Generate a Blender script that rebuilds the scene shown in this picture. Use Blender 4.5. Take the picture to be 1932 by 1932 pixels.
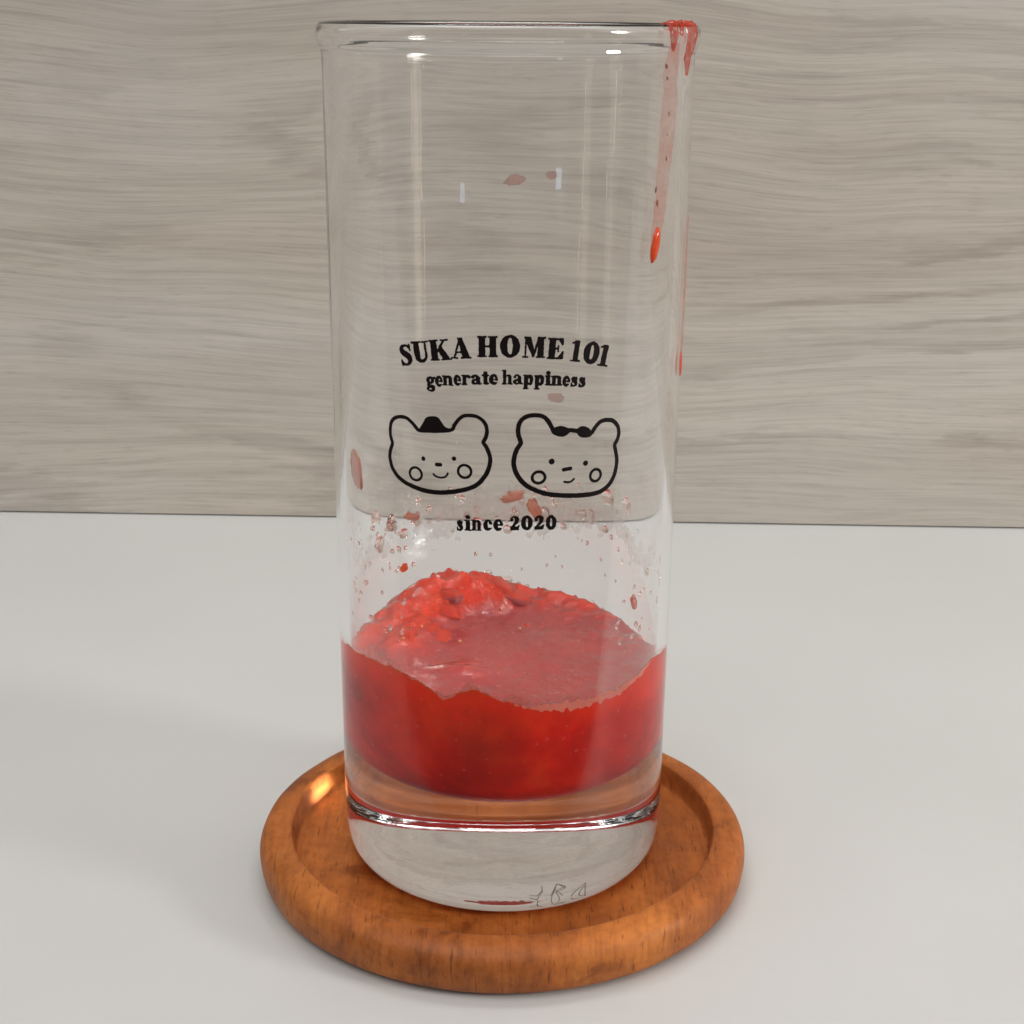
import bpy, bmesh, math, random
import numpy as np
from mathutils import Vector, noise as mnoise

random.seed(7)
rng = np.random.default_rng(7)
for o in list(bpy.data.objects):
    bpy.data.objects.remove(o, do_unlink=True)
scene = bpy.context.scene
COL = scene.collection
R = math.radians

# ------------------------------------------------------------------ camera
cam_data = bpy.data.cameras.new('camera')
cam = bpy.data.objects.new('camera', cam_data)
COL.objects.link(cam)
scene.camera = cam
cam_data.sensor_width = 36.0
cam_data.lens = 2963.6 / 1932 * 36.0
cam_data.clip_start = 0.01
cam_data.clip_end = 50
PITCH, ROLL = 0.30895, 0.00851
cam.location = (0.00128, -0.27065, 0.15757)
from mathutils import Matrix
fwd = Vector((0, math.cos(PITCH), -math.sin(PITCH)))
up = Vector((0, math.sin(PITCH), math.cos(PITCH)))
right = Vector((1, 0, 0))
r2 = right * math.cos(ROLL) + up * math.sin(ROLL)
u2 = -right * math.sin(ROLL) + up * math.cos(ROLL)
m = Matrix((r2, u2, -fwd)).transposed().to_4x4()
m.translation = cam.location
cam.matrix_world = m
cam_data.dof.use_dof = True
cam_data.dof.focus_distance = 0.262
cam_data.dof.aperture_fstop = 110.0

# ------------------------------------------------------------------ light of the room
world = bpy.data.worlds.new('World')
scene.world = world
world.use_nodes = True
bg = world.node_tree.nodes['Background']
wt = world.node_tree
tc = wt.nodes.new('ShaderNodeTexCoord')
sp = wt.nodes.new('ShaderNodeSeparateXYZ')
mr = wt.nodes.new('ShaderNodeMapRange')
wt.links.new(tc.outputs['Generated'], sp.inputs[0])
wt.links.new(sp.outputs['Z'], mr.inputs['Value'])
mr.inputs['From Min'].default_value = -0.1      # dim walls of the room ...
mr.inputs['From Max'].default_value = 0.9       # ... up to a pale ceiling
mr.inputs['To Min'].default_value = 0.18
mr.inputs['To Max'].default_value = 0.75
wt.links.new(mr.outputs['Result'], bg.inputs['Strength'])
bg.inputs['Color'].default_value = (1.0, 0.99, 0.975, 1)

def area(name, loc, target, size, power, color, shape='DISK', size_y=None):
    d = bpy.data.lights.new(name, 'AREA')
    d.shape = shape
    d.size = size
    if size_y:
        d.size_y = size_y
    d.energy = power
    d.color = color
    o = bpy.data.objects.new(name, d)
    COL.objects.link(o)
    o.location = loc
    o.rotation_euler = (Vector(target) - Vector(loc)).to_track_quat('-Z', 'Y').to_euler()
    return o

area('ceiling_lamp', (-0.30, -0.95, 1.80), (0, 0, 0.05), 1.5, 15.0, (1.0, 0.985, 0.965))
area('shelf_lamp', (0.06, 0.14, 0.85), (0.06, 0.0, 0), 0.60, 1.9, (1.0, 0.975, 0.945), 'RECTANGLE', 0.07)
area('side_lamp', (1.16, -0.47, 0.46), (0, 0, 0.02), 0.25, 8.5, (1.0, 0.96, 0.91))
# narrow warm lights of the room beside and behind the camera; they streak down the glass
for az, w, p, zc, hh in ((-58.0, 0.11, 0.11, -0.03, 0.36), (-55.0, 0.010, 0.022, 0.03, 0.15), (-53.5, 0.008, 0.012, -0.12, 0.11),
                         (68.5, 0.10, 0.10, -0.03, 0.38), (71.0, 0.010, 0.020, 0.06, 0.11), (66.0, 0.009, 0.018, -0.10, 0.19)):
    a_ = R(az)
    area('warm_strip_lamp', (1.45 * math.sin(a_), -1.45 * math.cos(a_), zc), (0, 0, zc), w, p, (1.0, 0.84, 0.64), 'RECTANGLE', hh)
area('cool_screen_lamp', (0.62, -0.98, 0.008), (0, 0, 0.10), 0.07, 0.020, (0.60, 0.78, 1.0), 'RECTANGLE', 0.018)

vs = scene.view_settings
vs.view_transform = 'Standard'
vs.look = 'None'
vs.gamma = 1.0
vs.exposure = 0.0
vs.use_curve_mapping = False
cy = scene.cycles
cy.use_denoising = True
cy.max_bounces = 24
cy.diffuse_bounces = 5
cy.glossy_bounces = 12
cy.transmission_bounces = 24
cy.transparent_max_bounces = 32
cy.caustics_reflective = True
cy.caustics_refractive = True
cy.blur_glossy = 0.1
cy.sample_clamp_indirect = 0.0
cy.sample_clamp_direct = 0.0

# ------------------------------------------------------------------ helpers
def link(name, me, mat=None, parent=None):
    o = bpy.data.objects.new(name, me)
    COL.objects.link(o)
    if mat:
        for mm in (mat if isinstance(mat, (list, tuple)) else [mat]):
            me.materials.append(mm)
    if parent:
        o.parent = parent
    return o

def tag(o, label=None, cat=None, group=None, kind=None):
    for k, v in (('label', label), ('category', cat), ('group', group), ('kind', kind)):
        if v:
            o[k] = v
    return o

def mesh(name, verts, faces, smooth=True):
    me = bpy.data.meshes.new(name)
    me.from_pydata([tuple(v) for v in verts], [], [tuple(f) for f in faces])
    me.update()
    if smooth:
        me.polygons.foreach_set('use_smooth', [True] * len(me.polygons))
    return me

def empty(name, loc=(0, 0, 0)):
    o = bpy.data.objects.new(name, None)
    COL.objects.link(o)
    o.location = loc
    o.empty_display_size = 0.01
    return o

def revolve(name, prof, n=192, closed=False, warp=None):
    """prof: (r, z) list; r==0 points become poles."""
    V, F, rows = [], [], []
    for r, z in prof:
        if r < 1e-7:
            rows.append([len(V)]); V.append((0, 0, z))
        else:
            row = []
            for k in range(n):
                a = 2 * math.pi * k / n
                row.append(len(V)); V.append((r * math.cos(a), r * math.sin(a), z))
            rows.append(row)
    for a, b in zip(rows, rows[1:]):
        for k in range(n):
            k2 = (k + 1) % n
            if len(a) == 1 and len(b) > 1:
                F.append((a[0], b[k2], b[k]))
            elif len(b) == 1 and len(a) > 1:
                F.append((a[k], a[k2], b[0]))
            else:
                F.append((a[k], a[k2], b[k2], b[k]))
    if warp:
        V = [warp(*v) for v in V]
    me = mesh(name, V, F)
    bm = bmesh.new(); bm.from_mesh(me)
    bmesh.ops.recalc_face_normals(bm, faces=bm.faces)
    bm.to_mesh(me); bm.free()
    me.polygons.foreach_set('use_smooth', [True] * len(me.polygons))
    return me

def smooth_profile(pts, per=6):
    """Catmull-Rom through the (r, z) points."""
    out = []
    P = [pts[0]] + list(pts) + [pts[-1]]
    for i in range(1, len(P) - 2):
        for k in range(per):
            t = k / per
            c = []
            for j in (0, 1):
                p0, p1, p2, p3 = P[i-1][j], P[i][j], P[i+1][j], P[i+2][j]
                c.append(0.5 * (2*p1 + (p2-p0)*t + (2*p0-5*p1+4*p2-p3)*t*t + (-p0+3*p1-3*p2+p3)*t**3))
            out.append((max(c[0], 0.0), c[1]))
    out.append(tuple(pts[-1]))
    return out

class NT:
    """small node-tree builder"""
    def __init__(self, name):
        self.mat = bpy.data.materials.new(name)
        self.mat.use_nodes = True
        self.t = self.mat.node_tree
        self.t.nodes.clear()
        self.out = self.t.nodes.new('ShaderNodeOutputMaterial')
    def n(self, kind, **kw):
        nd = self.t.nodes.new('ShaderNode' + kind)
        for k, v in kw.items():
            if hasattr(nd, k):
                setattr(nd, k, v)
        return nd
    def set(self, nd, **kw):
        for k, v in kw.items():
            nd.inputs[k.replace('_', ' ')].default_value = v
        return nd
    def l(self, a, b):
        self.t.links.new(a, b)
    def coord(self, scale=(1, 1, 1), rot=(0, 0, 0), loc=(0, 0, 0)):
        tc = self.n('TexCoord')
        mp = self.n('Mapping')
        mp.inputs['Scale'].default_value = scale
        mp.inputs['Rotation'].default_value = rot
        mp.inputs['Location'].default_value = loc
        self.l(tc.outputs['Object'], mp.inputs['Vector'])
        return mp.outputs['Vector']
    def noise(self, vec, scale, detail=4, rough=0.55, dist=0.0):
        nd = self.n('TexNoise')
        self.l(vec, nd.inputs['Vector'])
        nd.inputs['Scale'].default_value = scale
        nd.inputs['Detail'].default_value = detail
        nd.inputs['Roughness'].default_value = rough
        nd.inputs['Distortion'].default_value = dist
        return nd.outputs['Fac']
    def ramp(self, fac, stops, interp='LINEAR'):
        nd = self.n('ValToRGB')
        nd.color_ramp.interpolation = interp
        e = nd.color_ramp.elements
        while len(e) < len(stops):
            e.new(0.5)
        for el, (p, c) in zip(e, stops):
            el.position = p
            el.color = (*c, 1) if len(c) == 3 else c
        self.l(fac, nd.inputs['Fac'])
        return nd.outputs['Color']
    def mix(self, fac, a, b, mode='MIX'):
        nd = self.n('MixRGB')
        nd.blend_type = mode
        for s, v in (('Fac', fac), ('Color1', a), ('Color2', b)):
            if hasattr(v, 'is_linked'):
                self.l(v, nd.inputs[s])
            else:
                nd.inputs[s].default_value = v if isinstance(v, (int, float)) else (*v, 1)
        return nd.outputs['Color']
    def math(self, op, a, b=None, clamp=False):
        nd = self.n('Math')
        nd.operation = op
        nd.use_clamp = clamp
        for i, v in enumerate((a, b)):
            if v is None:
                continue
            if hasattr(v, 'is_linked'):
                self.l(v, nd.inputs[i])
            else:
                nd.inputs[i].default_value = v
        return nd.outputs[0]
    def bump(self, h, strength, dist):
        nd = self.n('Bump')
        nd.inputs['Strength'].default_value = strength
        nd.inputs['Distance'].default_value = dist
        self.l(h, nd.inputs['Height'])
        return nd.outputs['Normal']
    def principled(self, **kw):
        nd = self.n('BsdfPrincipled')
        for k, v in kw.items():
            s = nd.inputs[k.replace('_', ' ')]
            if hasattr(v, 'is_linked'):
                self.l(v, s)
            else:
                s.default_value = v if not isinstance(v, tuple) or len(v) != 3 or s.type != 'RGBA' else (*v, 1)
        return nd.outputs['BSDF']
    def done(self, shader):
        self.l(shader, self.out.inputs['Surface'])
        return self.mat

# ------------------------------------------------------------------ materials
def mat_table():
    t = NT('white_laminate')
    v = t.coord()
    n1 = t.noise(v, 9, 3)
    n2 = t.noise(v, 900, 2)
    col = t.ramp(n1, [(0.3, (0.495, 0.497, 0.488)), (0.7, (0.52, 0.521, 0.513))])
    rough = t.ramp(n1, [(0.3, (0.42,) * 3), (0.7, (0.5,) * 3)])
    return t.done(t.principled(Base_Color=col, Roughness=rough, Normal=t.bump(n2, 0.04, 0.0004)))

def mat_wall():
    t = NT('grey_wood_laminate')
    v = t.coord()
    # the grain wanders: displace the coordinate up and down by slow noise before stretching it
    warp = t.noise(t.coord((1.6, 1, 3.0)), 2.2, 2, 0.5)
    warp2 = t.noise(t.coord((7, 1, 22), loc=(3, 0, 1)), 1.0, 2, 0.5)
    sep = t.n('SeparateXYZ'); t.l(v, sep.inputs[0])
    z = t.math('ADD', sep.outputs['Z'], t.math('MULTIPLY', t.math('SUBTRACT', warp, 0.5), 0.055))
    z = t.math('ADD', z, t.math('MULTIPLY', t.math('SUBTRACT', warp2, 0.5), 0.004))
    def stretched(sx, sz, scale, detail, rough, off):
        c = t.n('CombineXYZ')
        t.l(t.math('MULTIPLY', sep.outputs['X'], sx), c.inputs[0])
        c.inputs[1].default_value = off
        t.l(t.math('MULTIPLY', z, sz), c.inputs[2])
        return t.noise(c.outputs[0], scale, detail, rough)
    broad = stretched(2.2, 17, 1.0, 3, 0.5, 0.3)
    ringf = stretched(1.6, 9, 1.0, 1, 0.4, 6.6)
    jag = stretched(60, 420, 1.0, 3, 0.6, 1.7)
    fine = stretched(14, 650, 1.0, 3, 0.6, 8.7)
    hair = stretched(38, 2300, 1.0, 2, 0.5, 2.2)
    gate = stretched(9, 34, 1.0, 3, 0.6, 12.0)
    patch = t.noise(t.coord((6, 1, 11), loc=(1.3, 0, 0.6)), 1.0, 3, 0.55)
    # growth rings cut lengthwise: contour lines of slow noise, ragged and fading in and out
    rings = t.math('SINE', t.math('ADD', t.math('MULTIPLY', ringf, 120.0), t.math('MULTIPLY', jag, 4.5)))
    rings2 = t.math('SINE', t.math('ADD', t.math('MULTIPLY', ringf, 47.0), t.math('MULTIPLY', jag, 3.0)))
    dark = t.math('MULTIPLY', t.ramp(rings, [(0.35, (0,) * 3), (0.95, (1,) * 3)]), t.ramp(gate, [(0.42, (0,) * 3), (0.66, (1,) * 3)]))
    dark2 = t.ramp(rings2, [(0.2, (0,) * 3), (1.0, (1,) * 3)])
    col = t.ramp(broad, [(0.30, (0.410, 0.362, 0.309)), (0.50, (0.462, 0.422, 0.374)), (0.72, (0.497, 0.470, 0.432))])
    col = t.mix(t.math('MULTIPLY', dark, 0.52), col, (0.225, 0.193, 0.160))
    col = t.mix(t.math('MULTIPLY', dark2, 0.18), col, (0.285, 0.240, 0.203))
    col = t.mix(0.55, col, t.ramp(fine, [(0.32, (0.78, 0.77, 0.76)), (0.52, (1, 1, 1)), (0.7, (1.07, 1.07, 1.07))]), 'MULTIPLY')
    col = t.mix(0.65, col, t.ramp(hair, [(0.32, (0.80, 0.79, 0.78)), (0.52, (1.02, 1.02, 1.02)), (0.7, (1.05, 1.05, 1.05))]), 'MULTIPLY')
    col = t.mix(t.math('MULTIPLY', t.ramp(patch, [(0.50, (0,) * 3), (0.74, (1,) * 3)]), 0.4), col, (0.45, 0.437, 0.420))
    porew = stretched(110, 3200, 1.0, 1, 0.5, 15.0)
    col = t.mix(t.math('MULTIPLY', t.ramp(porew, [(0.28, (1,) * 3), (0.36, (0,) * 3)]), 0.35), col, (0.20, 0.165, 0.130))
    rough = t.ramp(fine, [(0.3, (0.62,) * 3), (0.7, (0.5,) * 3)])
    return t.done(t.principled(Base_Color=col, Roughness=rough, Specular_IOR_Level=0.3, Normal=t.bump(hair, 0.08, 0.0003)))

def mat_wood():
    t = NT('oiled_acacia')
    v = t.coord()
    sep = t.n('SeparateXYZ'); t.l(v, sep.inputs[0])
    wob = t.noise(v, 38, 3)
    def grain(sx, sy, sz, scale, detail, rough, off, wa):
        c = t.n('CombineXYZ')
        t.l(t.math('MULTIPLY', sep.outputs['X'], sx), c.inputs[0])
        y = t.math('ADD', t.math('MULTIPLY', sep.outputs['Y'], sy), t.math('MULTIPLY', wob, wa))
        t.l(y, c.inputs[1])
        t.l(t.math('ADD', t.math('MULTIPLY', sep.outputs['Z'], sz), off), c.inputs[2])
        return t.noise(c.outputs[0], scale, detail, rough)
    band = grain(60, 14, 30, 1.0, 4, 0.55, 0.0, 1.3)
    fine = grain(900, 90, 160, 1.0, 3, 0.6, 3.0, 2.0)
    pore = grain(2600, 210, 300, 1.0, 2, 0.5, 7.0, 0.0)
    blot = t.noise(v, 62, 5, 0.65, 0.8)
    mott = t.noise(v, 420, 4, 0.7)
    col = t.ramp(band, [(0.30, (0.22, 0.059, 0.012)), (0.48, (0.37, 0.110, 0.020)), (0.70, (0.48, 0.160, 0.030))])
    col = t.mix(0.75, col, t.ramp(blot, [(0.34, (0.45, 0.34, 0.28)), (0.46, (0.95, 0.92, 0.9)), (0.66, (1.12, 1.1, 1.1))]), 'MULTIPLY')
    col = t.mix(0.6, col, t.ramp(mott, [(0.32, (0.70, 0.64, 0.60)), (0.52, (1.0, 1.0, 1.0)), (0.70, (1.16, 1.18, 1.2))]), 'MULTIPLY')
    col = t.mix(0.55, col, t.ramp(fine, [(0.32, (0.66, 0.60, 0.55)), (0.55, (1.03, 1.03, 1.03))]), 'MULTIPLY')
    pm = t.ramp(pore, [(0.30, (1,) * 3), (0.36, (0,) * 3)])
    col = t.mix(t.math('MULTIPLY', pm, 0.6), col, (0.06, 0.016, 0.005))
    rough = t.ramp(blot, [(0.35, (0.42,) * 3), (0.65, (0.62,) * 3)])
    h = t.math('ADD', fine, t.math('MULTIPLY', mott, 0.8))
    return t.done(t.principled(Base_Color=col, Roughness=rough, Specular_IOR_Level=0.28, Normal=t.bump(h, 0.22, 0.0005)))

def mat_glass():
    """clear glass; its handled outside is faintly greasy, so reflections there are a little soft"""
    t = NT('clear_glass')
    slow = t.noise(t.coord((1, 1, 0.12)), 55, 2, 0.5)
    wipe = t.noise(t.coord((1, 1, 0.07)), 420, 2, 0.6)
    h = t.math('ADD', slow, t.math('MULTIPLY', wipe, 0.13))
    nrm = t.bump(h, 0.06, 0.0010)
    geo = t.n('NewGeometry')
    fr = t.n('Fresnel'); fr.inputs['IOR'].default_value = 1.48
    t.l(nrm, fr.inputs['Normal'])
    rf = t.n('BsdfRefraction'); rf.inputs['IOR'].default_value = 1.48; rf.inputs['Roughness'].default_value = 0.0
    t.l(nrm, rf.inputs['Normal'])
    gl = t.n('BsdfGlossy'); gl.inputs['Color'].default_value = (1, 1, 1, 1)
    t.l(nrm, gl.inputs['Normal'])
    smudge = t.ramp(t.noise(t.coord(), 70, 4, 0.6), [(0.35, (0.06,) * 3), (0.65, (0.22,) * 3)])
    t.l(t.math('MULTIPLY', smudge, t.math('SUBTRACT', 1.0, geo.outputs['Backfacing'])), gl.inputs['Roughness'])
    mx = t.n('MixShader')
    t.l(fr.outputs[0], mx.inputs['Fac']); t.l(rf.outputs[0], mx.inputs[1]); t.l(gl.outputs[0], mx.inputs[2])
    return t.done(mx.outputs[0])

def mat_puree(name, top):
    t = NT(name)
    v = t.coord()
    sep = t.n('SeparateXYZ'); t.l(v, sep.inputs[0])
    a = t.noise(v, 48, 3, 0.5, 0.5)
    b = t.noise(v, 230, 3, 0.6)
    c = t.noise(v, 700, 2, 0.6)
    col = t.ramp(a, [(0.28, (0.36, 0.006, 0.003)), (0.42, (0.68, 0.012, 0.004)), (0.58, (0.86, 0.028, 0.006)), (0.74, (0.94, 0.085, 0.016))])
    col = t.mix(0.5, col, t.ramp(b, [(0.3, (0.72, 0.6, 0.6)), (0.6, (1.08, 1.1, 1.1))]), 'MULTIPLY')
    zz = t.math('ADD', sep.outputs['Z'], t.math('MULTIPLY', t.math('SUBTRACT', b, 0.5), 0.0022))
    m = t.n('MapRange'); t.l(zz, m.inputs['Value'])
    if top:
        # watery, slightly foamy juice pooled over the pulp, paler and greyer than the fruit
        m.inputs['From Min'].default_value = 0.0472
        m.inputs['From Max'].default_value = 0.0454
        col = t.mix(0.5, col, (0.58, 0.045, 0.005))
        col = t.mix(t.ramp(t.noise(v, 1300, 2, 0.6), [(0.60, (0,) * 3), (0.70, (0.5,) * 3)]), col, (0.80, 0.20, 0.045))
        juice = t.ramp(a, [(0.3, (0.33, 0.030, 0.034)), (0.7, (0.46, 0.070, 0.066))])
        juice = t.mix(t.ramp(c, [(0.62, (0,) * 3), (0.74, (0.30,) * 3)]), juice, (0.66, 0.30, 0.28))
        col = t.mix(t.math('MULTIPLY', m.outputs['Result'], 0.88), col, juice)
    else:
        # orange frothier pulp floats to the top, a darker red patch sits at the front centre, pale specks throughout
        m.inputs['From Min'].default_value = 0.0405
        m.inputs['From Max'].default_value = 0.0490
        col = t.mix(t.math('MULTIPLY', m.outputs['Result'], 0.75), col, (0.84, 0.062, 0.010))
        mp = t.n('VectorMath'); mp.operation = 'DISTANCE'
        t.l(v, mp.inputs[0]); mp.inputs[1].default_value = (-0.003, -0.026, 0.0375)
        dd = t.math('ADD', mp.outputs['Value'], t.math('MULTIPLY', t.math('SUBTRACT', a, 0.5), 0.022))
        col = t.mix(t.math('MULTIPLY', t.ramp(dd, [(0.001, (1,) * 3), (0.0115, (0,) * 3)]), 0.62), col, (0.20, 0.008, 0.004))
        col = t.mix(t.ramp(t.noise(v, 950, 1, 0.5), [(0.70, (0,) * 3), (0.76, (0.35,) * 3)]), col, (0.78, 0.22, 0.15))
    d = t.noise(v, 1900, 2, 0.6)
    nrm = t.bump(t.mix(0.25, t.mix(0.4, b, c), d), 0.42 if top else 0.1, 0.0010)
    sh = t.principled(Base_Color=col, Roughness=t.ramp(b, [(0.35, (0.03,) * 3), (0.65, (0.12,) * 3)]) if top else 0.35, Specular_IOR_Level=0.15 if top else 0.06,
                      Subsurface_Weight=0.35, Subsurface_Radius=(1.0, 0.15, 0.06), Subsurface_Scale=0.003, Normal=nrm,
                      **(dict(Coat_Weight=0.9, Coat_Roughness=0.015, Coat_IOR=1.4, Coat_Normal=t.bump(t.mix(0.35, b, t.noise(v, 480, 2, 0.5)), 0.55, 0.0012)) if top else {}))
    return t.done(sh)

def mat_film(name, color, opacity, rough=0.25, vary=(0.5, 1.2), scale=260):
    """thin smear: partly clear, partly a veil that scatters light both ways"""
    t = NT(name)
    tr = t.n('BsdfTransparent')
    v = t.coord()
    n = t.noise(v, scale, 3, 0.6)
    p = t.principled(Base_Color=color, Roughness=rough)
    tl = t.n('BsdfTranslucent'); tl.inputs['Color'].default_value = (*color, 1)
    m0 = t.n('MixShader'); m0.inputs['Fac'].default_value = 0.5
    t.l(p, m0.inputs[1]); t.l(tl.outputs[0], m0.inputs[2])
    mx = t.n('MixShader')
    fac = t.math('MULTIPLY', t.ramp(n, [(0.3, (vary[0],) * 3), (0.7, (min(vary[1], 1.0),) * 3)]), opacity)
    t.l(fac, mx.inputs['Fac'])
    t.l(tr.outputs[0], mx.inputs[1]); t.l(m0.outputs[0], mx.inputs[2])
    return t.done(mx.outputs[0])

def mat_plain(name, color, rough=0.5, **kw):
    t = NT(name)
    v = t.coord()
    n = t.noise(v, 400, 2)
    col = t.mix(0.25, color, t.ramp(n, [(0.3, tuple(c * 0.8 for c in color)), (0.7, tuple(min(1, c * 1.15) for c in color))]))
    return t.done(t.principled(Base_Color=col, Roughness=rough, **kw))

def mat_water():
    t = NT('juice_drop')
    b = t.n('BsdfGlass')
    b.inputs['Color'].default_value = (0.99, 0.93, 0.91, 1)
    b.inputs['IOR'].default_value = 1.33
    return t.done(b.outputs[0])

M_TABLE, M_WALL, M_WOOD, M_GLASS = mat_table(), mat_wall(), mat_wood(), mat_glass()
M_PTOP, M_PSIDE = mat_puree('puree_surface', True), mat_puree('puree_against_glass', False)
M_FILM = mat_film('wet_refraction_film', (0.92, 0.86, 0.83), 0.5, 0.2, (0.4, 1.0), 180)  # wet film; its whitish colour stands in for tabletop refracted by droplets
M_STREAK = mat_film('pink_streak', (0.68, 0.28, 0.22), 0.60, 0.15, (0.25, 1.0), 170)
M_INK = mat_plain('black_print', (0.006, 0.003, 0.003), 0.5, Specular_IOR_Level=0.15)
M_PULP = mat_plain('strawberry_pulp', (0.62, 0.062, 0.012), 0.12, Subsurface_Weight=0.4, Subsurface_Radius=(1.0, 0.3, 0.15), Subsurface_Scale=0.002)
M_PALE = mat_film('pale_pulp', (0.86, 0.30, 0.18), 0.85, 0.2, (0.6, 1.0), 500)
M_RIM = mat_film('rim_pulp', (0.62, 0.055, 0.022), 0.95, 0.12, (0.45, 1.0), 900)
M_PFILM = mat_film('red_pulp_film', (0.88, 0.24, 0.18), 0.65, 0.2, (0.2, 1.0), 300)
M_FOAM = mat_plain('pink_foam', (0.86, 0.30, 0.22), 0.5, Specular_IOR_Level=0.1)
M_FAINT = mat_film('faint_pulp', (0.62, 0.22, 0.16), 0.45, 0.3, (0.3, 1.0), 500)
def mat_wet(name, color, rough=0.1):
    t = NT(name)
    n = t.noise(t.coord(), 600, 3)
    col = t.mix(0.5, color, t.ramp(n, [(0.3, tuple(c * 0.8 for c in color)), (0.7, tuple(min(1, c * 1.1) for c in color))]))
    return t.done(t.principled(Base_Color=col, Roughness=rough, IOR=1.36, Transmission_Weight=0.6, Subsurface_Weight=0.3,
                               Subsurface_Radius=(1.0, 0.4, 0.25), Subsurface_Scale=0.001))
M_WETPALE = mat_wet('wet_pale_pulp', (0.92, 0.42, 0.30))
M_WETRED = mat_wet('wet_red_pulp', (0.85, 0.16, 0.08))
M_SEED = mat_plain('dark_seed', (0.15, 0.022, 0.014), 0.4)
M_WATER = mat_water()
M_MARK = mat_film('moulded_mark', (0.16, 0.11, 0.09), 0.6, 0.4)

# ------------------------------------------------------------------ setting
WALL_Y, WALL_ROT = 0.214, -0.025
tb = mesh('tabletop', [(-1.2, -0.060, 0), (1.2, -0.060, 0), (1.2, 0.30, 0), (-1.2, 0.30, 0),
                       (-1.2, -0.060, -0.03), (1.2, -0.060, -0.03), (1.2, 0.30, -0.03), (-1.2, 0.30, -0.03)],
          [(0, 1, 2, 3), (7, 6, 5, 4), (0, 4, 5, 1), (1, 5, 6, 2), (2, 6, 7, 3), (3, 7, 4, 0)], False)
table = link('tabletop', tb, M_TABLE)
tag(table, 'plain white laminate tabletop under the coaster', 'table', kind='structure')
wb = mesh('wall', [(-1.2, 0, 0.0005), (1.2, 0, 0.0005), (1.2, 0, 1.1), (-1.2, 0, 1.1),
                   (-1.2, 0.02, 0.0005), (1.2, 0.02, 0.0005), (1.2, 0.02, 1.1), (-1.2, 0.02, 1.1)],
          [(0, 1, 2, 3), (7, 6, 5, 4), (0, 4, 5, 1), (1, 5, 6, 2), (2, 6, 7, 3), (3, 7, 4, 0)], False)
wall = tag(link('wall', wb, M_WALL), 'grey brown wood grain laminate wall behind the glass', 'wall', kind='structure')
wall.location = (0, WALL_Y, 0)
wall.rotation_euler = (0, 0, WALL_ROT)

# ------------------------------------------------------------------ coaster
T0 = 0.0049                     # recess floor = where the glass stands
prof = smooth_profile([(0, 0.0), (0.02, 0.0), (0.040, 0.0), (0.0437, 0.0003), (0.0456, 0.0018), (0.0463, 0.0042),
                       (0.0463, 0.0064), (0.0456, 0.0081), (0.0444, 0.0090), (0.0428, 0.0094), (0.0412, 0.00945), (0.0405, 0.0093),
                       (0.04025, 0.0090), (0.04005, 0.0080), (0.0398, 0.0064), (0.0395, 0.0053), (0.0390, T0 + .0001), (0.0382, T0), (0.034, T0), (0.02, T0), (0, T0)], 4)
def warp_coaster(x, y, z):
    n = mnoise.noise(Vector((x * 90, y * 90, z * 140)))
    r = math.hypot(x, y)
    if r > 0.0385:
        k = 1 + n * 0.0025
        return (x * k, y * k, z + (n * 0.00012 if z > 0.002 else 0))
    return (x, y, z)
coaster = link('wooden_coaster', revolve('wooden_coaster', prof, 256, warp=warp_coaster), M_WOOD)
tag(coaster, 'round orange brown wooden coaster with raised rounded rim under the glass', 'coaster')

# ------------------------------------------------------------------ the glass
H = 0.1542
def r_out(z):
    return 0.030 + 0.00075 * (z - 0.0149) / (0.1482 - 0.0149)
def r_in(z):
    return r_out(z) - 0.0019
G0 = T0 + 0.0001
outer = smooth_profile([(0, G0 + 0.0017), (0.010, G0 + 0.0015), (0.0185, G0 + 0.0010), (0.0225, G0 + 0.0002), (0.0252, G0),
                        (0.0272, G0 + 0.0006), (0.0289, G0 + 0.0026), (0.0297, G0 + 0.0058), (r_out(0.0149), 0.0149)], 6)
outer += [(r_out(z), z) for z in np.linspace(0.018, 0.1490, 40)]
rim = smooth_profile([(r_out(0.1490), 0.1490), (r_out(0.151) + 0.0001, 0.1512), (0.03125, 0.1524), (0.03155, 0.1538), (0.0314, 0.1551),
                      (0.0307, 0.15575), (0.0299, 0.1555), (0.02935, 0.1545), (0.02912, 0.1530), (0.02898, 0.1512), (r_in(0.149), 0.149)], 6)
inner = [(r_in(z), z) for z in np.linspace(0.147, 0.046, 36)]
BOWL_IN = [(r_in(0.046), 0.046), (r_in(.043) - .00005, 0.043), (0.0277, 0.0390), (0.0268, 0.0340), (0.0246, 0.0295), (0.0212, 0.0264), (0.0165, 0.0243), (0.0110, 0.0231), (0.005, 0.0226), (0, 0.0225)]
floor_ = smooth_profile(BOWL_IN, 6)
glass = empty('drinking_glass', (0, 0, T0))
tag(glass, 'tall clear straight sided drinking glass with black bear print on the coaster', 'glass')
def under_glass(o):
    o.parent = glass
    o.matrix_parent_inverse = Matrix.Translation((0, 0, -T0))
    return o
body = under_glass(link('glass_body', revolve('glass_body', outer + rim[1:] + inner + floor_[1:], 256), M_GLASS))

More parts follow.
